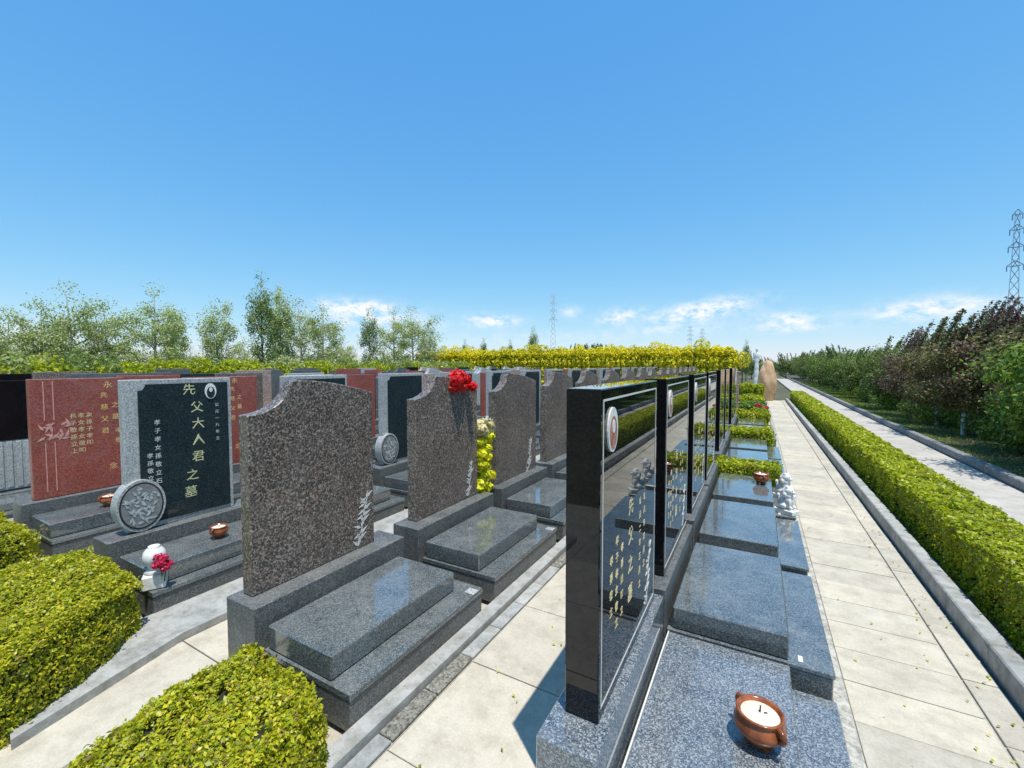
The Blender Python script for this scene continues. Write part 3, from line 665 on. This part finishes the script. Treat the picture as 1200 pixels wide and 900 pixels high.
# shrubs under the orchard
for q in range(34):
    y = 7+q*1.1; x = 4.75+random.uniform(-.25, .5); pts, d = ball_cloud(900, 0, 0, .42, .6, .8, .5, .3)
    o = link('shrub', quads_mesh('shrub', leaves_data(pts, d, .08), ['leafdark'])); o.location = (x, y, 0); tag(o, 'low dark shrub in the shade under the orchard trees', 'shrub', 'shrubs under the orchard')
for q in range(15):
    y = 8.6+q*1.25+random.uniform(-.3, .3); x = 4.05+random.uniform(-.25, .25); h_ = random.uniform(.28, .42); pts, d = ball_cloud(900, 0, 0, .3+h_*.3, .42, .5, h_, .2)
    o = link('shrub', quads_mesh('shrub', leaves_data(pts, d, .07), ['leafgreen' if q % 3 else 'leafmid'])); o.location = (x, y, 0)
    tag(o, '%s sunlit green shrub from the near end at the foot of the front orchard trees' % ORD[q], 'shrub', 'sunlit shrubs along the orchard front')
# left boundary trees
VL = [tree_meshes(21, 4.6, 1.25, 1.2, 'leafpale', 'palebark', 7000, .085, 0, (.2, .1), 16, .42, sparse=.75),
      tree_meshes(22, 4.8, 1.0, 1.1, 'leafpale', 'palebark', 7500, .085, 0, (0, .1), 16, .38, sparse=.85),
      tree_meshes(23, 5.2, .42, 1.0, 'leafmid', 'bark', 5400, .085, 0, (0, 0), 16, .3, columnar=True),
      tree_meshes(24, 4.4, .55, 1.0, 'leafpale', 'palebark', 5000, .085, 0, (0, 0), 13, .28, columnar=True)]
def by_px(px, X):   # where a sight line through the picture column meets the tree line at this distance left
    a = YAW-math.atan((px-600)/510); return -X, X/math.tan(a)
SP = [(-60, 0, 21, 1.0), (5, 0, 20, .9), (48, 1, 19.5, .95), (92, 0, 19, 1.12), (128, 1, 20, 1.0), (182, 1, 19.5, 1.16), (205, 3, 21, 1.1), (255, 3, 19.5, 1.15), (270, 0, 22, .9), (308, 2, 19, 1.28), (330, 3, 19.5, 1.4), (356, 0, 20, 1.3), (378, 1, 20.5, 1.25), (400, 1, 23, .9), (434, 2, 20, 1.15), (462, 1, 19.5, 1.3), (486, 0, 19.5, 1.42), (500, 3, 21, 1.15)]
desc = ['sparse pale tree cut by the left edge', 'sparse pale tree close to the left edge', 'thin olive tree second from the left edge', 'broad pale olive tree rising above the red stele', 'pale olive tree just right of the broad one', 'airy olive tree above the framed green stele', 'slender tree right of the airy olive one',
        'narrow pale tree right of the framed green stele', 'low sparse tree behind the narrow pale one', 'tallest dark columnar tree above the brown stele notch', 'slim pale tree touching the tallest columnar one', 'spreading pale tree right of the tallest columnar tree', 'pale olive tree under the leftmost bright cloud', 'small sparse tree behind the left cloud gap',
        'small green columnar tree beneath the left cloud', 'pale brownish tree left of the red bouquet', 'last broad pale tree before the yellow hedge', 'slim tree at the start of the yellow hedge']
for (px, k, X, s), l in zip(SP, desc):
    x, y = by_px(px, X); place_tree(VL[k], 'boundary_tree', l, 'trees behind the left boundary hedge', (x, y, -.1), s*.84, random.uniform(-3, 3))
for q in range(44):
    px = -40+q*12.5; x, y = by_px(px, 24+random.uniform(-2, 2)); place_tree(VL[random.choice((0, 1))], 'distant_tree', 'low olive tree in the thicket behind the boundary trees', 'thicket behind the boundary trees', (x, y, -.2), random.uniform(.5, .68), random.uniform(-3, 3))
# dark conifers and a low dark grove beyond the yellow hedge
for cn, (px, d, s) in enumerate(((625, 46, 1.25), (598, 50, 1.0), (567, 50, 1.05), (545, 50, 1.0), (874, 48, .9))):
    a = YAW-math.atan((px-600)/510); place_tree(VL[2], 'distant_conifer', ('largest small conifer poking above the yellow hedge, left of the middle pylon', 'conifer next left of the largest one above the yellow hedge', 'third conifer leftwards above the yellow hedge', 'leftmost small conifer above the yellow hedge', 'small conifer left of the white statue at the path end')[cn], 'conifers beyond the yellow hedge', (-math.sin(a)*d, math.cos(a)*d, -.1), s*.86, px)
for q in range(7):
    px = 672+q*7; a = YAW-math.atan((px-600)/510); d = 52; place_tree(VR[0], 'grove_tree', '%s dark rounded tree from the left in the low grove beyond the yellow hedge' % ORD[q], 'grove beyond the yellow hedge', (-math.sin(a)*d, math.cos(a)*d, -.1), 1.35, px)
for q in range(18):
    place_tree(VR[0 if q % 3 else 3], 'grove_tree', 'green tree in the low belt closing the view at the end of the path', 'belt of trees at the end of the path', (-4+q*1.7, 58+random.uniform(-3, 3), -.1), 1.0, q)

# ------------------------------------------------------------------ sandstone boulder, statue, pink headstone
bm = bmesh.new(); bmesh.ops.create_icosphere(bm, subdivisions=5, radius=1)
for v in bm.verts:
    c = v.co.copy(); n1 = mnoise.noise(c*1.6)*.16+mnoise.noise(c*5)*.05+mnoise.noise(c*13)*.02; c *= 1+n1
    w = 1-.22*max(0, c.z); v.co = Vector((c.x*.56*w-.1*c.z*.2, c.y*.36*w, c.z*1.06+.95))
o = link('boulder', bm_mesh('boulder', bm, True)); o.data.materials.append(MAT['boulder']); o.scale = (.68, .9, .88); o.location = (.40, 22.3, 0); tag(o, 'tall sandstone coloured boulder standing at the end of the footpath', 'boulder')
def blob(name, balls, voxel, mat, smooth=2):
    bm = bmesh.new()
    for (x, y, z, rx, ry, rz) in balls:
        r = bmesh.ops.create_icosphere(bm, subdivisions=3, radius=1)
        for v in r['verts']: v.co = Vector((x+v.co.x*rx, y+v.co.y*ry, z+v.co.z*rz))
    me = bm_mesh(name, bm); t = bpy.data.objects.new('t', me); COL.objects.link(t)
    m = t.modifiers.new('r', 'REMESH'); m.mode = 'VOXEL'; m.voxel_size = voxel; m.use_smooth_shade = True
    s = t.modifiers.new('s', 'SMOOTH'); s.iterations = smooth; s.factor = .5
    bpy.context.view_layer.update(); dg = bpy.context.evaluated_depsgraph_get(); r = bpy.data.meshes.new_from_object(t.evaluated_get(dg)); bpy.data.objects.remove(t)
    r.materials.clear(); r.materials.append(MAT[mat]); return r
st = thing('statue', 'slender white stone statue behind the sandstone boulder', 'statue', (-.05, 24.0, -.25))
link('figure', blob('figure', [(0, 0, 2.74, .085, .09, .12), (0, 0, 2.62, .05, .05, .08), (0, 0, 2.42, .17, .11, .2), (0, 0, 2.15, .14, .11, .3), (0, 0, 1.8, .16, .13, .4), (0, 0, 1.45, .18, .15, .45), (0, 0, 1.15, .2, .17, .3), (.17, .02, 2.35, .05, .06, .22), (-.17, .02, 2.35, .05, .06, .22)], .02, 'white'), st)
box('pedestal', (-.35, .35, -.35, .35, -.1, 1.0), 'pale', st, .02); st.scale = (.62, .62, .93)
ph = thing('headstone', 'plain pinkish brown headstone block facing the camera at the far end of the black row', 'headstone', (-.72, 12.95, 0))
box('stele', (-.33, .30, -.06, .06, .42, 1.42), 'pink', ph, .01); box('plinth', (-.4, .38, -.12, .14, -.02, .418), 'greyside', ph, .01)

# ------------------------------------------------------------------ white lions
LION = blob('lion', [(0, 0, .19, .055, .05, .06), (.02, 0, .12, .06, .055, .07), (-.03, 0, .08, .075, .065, .06), (.035, 0, .245, .05, .048, .05), (.082, 0, .232, .026, .028, .022), (-.01, 0, .23, .05, .068, .06), (.0, .05, .2, .03, .03, .035), (.0, -.05, .2, .03, .03, .035), (.03, 0, .18, .045, .05, .04), (.01, 0, .25, .055, .062, .055),
     (.055, .035, .09, .02, .018, .06), (.055, -.035, .09, .02, .018, .06), (.075, .035, .04, .028, .02, .016), (.075, -.035, .04, .028, .02, .016), (-.02, .06, .05, .05, .025, .035), (-.02, -.06, .05, .05, .025, .035),
     (.02, .04, .295, .016, .014, .018), (.02, -.04, .295, .016, .014, .018), (-.1, 0, .1, .02, .02, .06), (-.11, 0, .16, .022, .022, .03)], .007, 'white')
def lion(label, loc, s, rz, group):
    t = thing('lion_statue', label, 'statue', loc, rz, group); t.scale = (s, s, s)
    link('lion_body', LION, t, (0, 0, .05)); box('pedestal', (-.13, .12, -.075, .075, 0, .055), 'white', t, .006)
    for sy in (-1, 1):
        key = ('eye',)
        if key not in MC:
            bm = bmesh.new(); bmesh.ops.create_icosphere(bm, subdivisions=1, radius=.006); MC[key] = bm_mesh('eye', bm); MC[key].materials.append(MAT['dark'])
        link('eye', MC[key], t, (.081, sy*.02, .308))
    return t
GL = 'white stone guardian lions'
vs = thing('vase', 'plain white stone vase with crimson flowers on the step of the framed green tomb', 'vase', (-3.335, 1.255, .181), -.5)
box('pedestal', (-.065, .065, -.06, .06, 0, .09), 'white', vs, .008)
bm = bmesh.new(); add_lathe(bm, [(.05, .0905), (.056, .10), (.04, .115), (.036, .13), (.05, .15), (.06, .175), (.062, .2), (.056, .225), (.042, .245), (.03, .255), (.032, .262), (.024, .264)], 28); me = bm_mesh('vase_body', bm, True); me.materials.append(MAT['white']); link('vase_body', me, vs)
lion('nearer white lion beside the footpath on the fourth black tomb', (.27, 4.86, .181), .74, -.6, GL)
lion('farther white lion beside the footpath, next to the small hedge', (.275, 5.4, .181), .76, -.6, GL)

# ------------------------------------------------------------------ bowls
bm = bmesh.new(); add_lathe(bm, [(.035, 0), (.042, .004), (.04, .012), (.058, .022), (.071, .04), (.072, .056), (.063, .072), (.06, .078), (.067, .088), (.066, .092), (.058, .09), (.056, .08), (.03, .079)], 32)
BOWL = bm_mesh('bowl_body', bm, True); BOWL.materials.append(MAT['ceramic'])
bm = bmesh.new(); add_lathe(bm, [(.0, .078), (.056, .080), (.05, .083), (.001, .086)], 24); ASH = bm_mesh('ash', bm, True); ASH.materials.append(MAT['ash'])
bm = bmesh.new()
for k in range(3):
    a = k*2.09+.4; add_tube(bm, [(math.cos(a)*.03, math.sin(a)*.03, 0), (math.cos(a)*.035, math.sin(a)*.035, .02)], [.01, .014], 8)
FEET = bm_mesh('feet', bm); FEET.materials.append(MAT['ceramic'])
bm = bmesh.new()
for s in (-1, 1):
    add_tube(bm, [(0, s*.066, .05), (0, s*.083, .055), (0, s*.088, .068), (0, s*.083, .08), (0, s*.064, .084)], [.008]*5, 8)
HAND = bm_mesh('handle', bm, True); HAND.materials.append(MAT['ceramic'])
bm = bmesh.new(); add_tube(bm, [(0, 0, .08), (.004, .002, .105)], [.003, .002], 6); add_tube(bm, [(.01, -.006, .083), (.02, -.008, .084)], [.004, .003], 6)
STUB = bm_mesh('incense_stub', bm); STUB.materials.append(MAT['dark'])
def bowl(label, loc, s, rz=0):
    t = thing('incense_bowl', label, 'bowl', loc, rz, 'brown incense bowls'); t.scale = (s, s, s)
    link('bowl_body', BOWL, t, (0, 0, .012)); link('ash', ASH, t, (0, 0, .012)); link('feet', FEET, t); link('handle', HAND, t, (0, 0, .012)); link('incense_stub', STUB, t, (0, 0, .012))
bowl('large brown glazed incense bowl full of pale ash on the nearest blue-grey slab', (.035, 1.80, .2), 1.2, .8)
bowl('brown bowl on the grave slab of the framed green stele tomb', (-3.50, 1.72, .301), .85, .5)
bowl('reddish brown bowl on the slab of the far left red tomb, beside the carved disc', (-5.17, 1.62, .301), .95, .2)
bowl('brown bowl on the slab in front of the small hedge in the right row', (.06, 5.42, .301), 1.1, .3)
bowl('small bowl before the second red stele, right of the framed green stele', (-5.25, 2.95, .301), 1.1, .9)

# ------------------------------------------------------------------ flowers
def blossom(parent, c, r, mat, n=110):
    pts, d = ball_cloud(n, 0, 0, 0, r, r, r*.8, .3); me = quads_mesh('blossom', leaves_data(pts, d, r*.75, .8, .35), [mat]); return link('blossom', me, parent, c)
def bouquet(name, label, loc, spec, stem=None):
    t = thing(name, label, 'flowers', loc, 0)
    for c, r, m in spec: blossom(t, c, r, m)
    if stem:
        bm = bmesh.new()
        for a, b in stem: add_tube(bm, [a, Vector(a).lerp(Vector(b), .5)+Vector((.005, 0, 0)), b], [.004]*3, 5)
        me = bm_mesh('stem', bm); me.materials.append(MAT['stem']); link('stem', me, t)
    return t
rr = random.Random(9)
bouquet('red_bouquet', 'bright red bouquet resting on top of the second brown stele', (-2.24, 3.05, 1.43),
        [((rr.uniform(-.06, .06), rr.uniform(-.1, .1), rr.uniform(-.04, .1)), .05, 'redpetal') for _ in range(24)], [((0, 0, 0), (0, .1, .02)), ((0, 0, 0), (.03, -.1, .03)), ((0, 0, 0), (-.02, 0, .06))])
bouquet('crimson_flowers', 'crimson flowers leaning on the white vase of the framed green tomb', (-3.262, 1.262, .345),
        [((rr.uniform(-.02, .03), rr.uniform(-.035, .04), rr.uniform(-.03, .05)), .026, 'pinkpetal') for _ in range(9)], [((0, 0, -.12), (0, 0, 0)), ((.01, .01, -.12), (.01, .02, 0))])
yf = []
for k in range(80):
    z = rr.uniform(0, .62); yf.append(((rr.uniform(-.055, .055), rr.uniform(-.075, .075), z), .055, 'yellowpetal' if z < .5 else 'creampetal'))
bouquet('yellow_flowers', 'tall stack of yellow and cream flowers between the second and third brown steles', (-2.27, 3.44, .43), yf, [((0, 0, -.03), (0, 0, .6)), ((.02, .02, -.03), (.02, .03, .5))])
for (x, y), w_ in (((.1, 13.2), 'next to the pinkish headstone'),):
    bouquet('pink_flowers', 'small pink flowers among the bushes of the right row, '+w_, (x, y, .5), [((rr.uniform(-.15, .15), rr.uniform(-.1, .1), rr.uniform(-.05, .08)), .05, 'pinkpetal') for _ in range(4)])

# ------------------------------------------------------------------ pylons
def pylon(label, px, d, hgt, w, mat='hazesteel'):
    a = YAW-math.atan((px-600)/510); x, y = -math.sin(a)*d/math.cos(a-YAW), math.cos(a)*d/math.cos(a-YAW)
    t = thing('pylon', label, 'pylon', (x, y, -.1), a, 'lattice power pylons')
    bm = bmesh.new(); r = w*.026
    def half(z): f = z/hgt; return w*.5*(1-f*.82) if f < .6 else w*.5*(1-.6*.82)*(1-(f-.6)*1.2)
    lv = [hgt*(k/14) for k in range(15)]
    for sx in (-1, 1):
        for sy in (-1, 1): add_tube(bm, [(sx*half(z), sy*half(z), z) for z in lv], [r]*15, 4)
    for z0, z1 in zip(lv, lv[1:]):
        for s in (-1, 1):
            for ax in (0, 1):
                A = (-half(z0), s*half(z0), z0); B = (half(z1), s*half(z1), z1); C = (half(z0), s*half(z0), z0); D = (-half(z1), s*half(z1), z1)
                if ax: A, B, C, D = [(p[1], p[0], p[2]) for p in (A, B, C, D)]
                add_tube(bm, [A, B], [r*.6]*2, 3); add_tube(bm, [C, D], [r*.6]*2, 3)
    me = bm_mesh('lattice_mast', bm); me.materials.append(MAT[mat]); link('lattice_mast', me, t)
    for k, f in enumerate((.66, .78, .89, .985)):
        bm = bmesh.new(); L = w*(.5, .46, .42, .3)[k]; z = hgt*f
        for s in (-1, 1):
            for sy in (-1, 1):
                add_tube(bm, [(0, sy*half(z), z), (s*L, 0, z+.3)], [r]*2, 4); add_tube(bm, [(0, sy*half(z), z+hgt*.035), (s*L, 0, z+.3)], [r]*2, 4)
            add_tube(bm, [(s*L, 0, z+.3), (s*L, 0, z-hgt*.03)], [r*1.5]*2, 5)
        me = bm_mesh('cross_arm', bm); me.materials.append(MAT[mat]); link('cross_arm', me, t)
pylon('tall lattice pylon above the orchard at the right edge', 1183, 170, 60, 4.3, 'steel')
pylon('faint lattice pylon above the yellow hedge near the middle', 648, 340, 55, 5.5)
pylon('faint far lattice pylon left of the sandstone boulder', 808, 560, 50, 7)
pylon('faint far lattice pylon, right one of the distant pair', 822, 600, 50, 7)
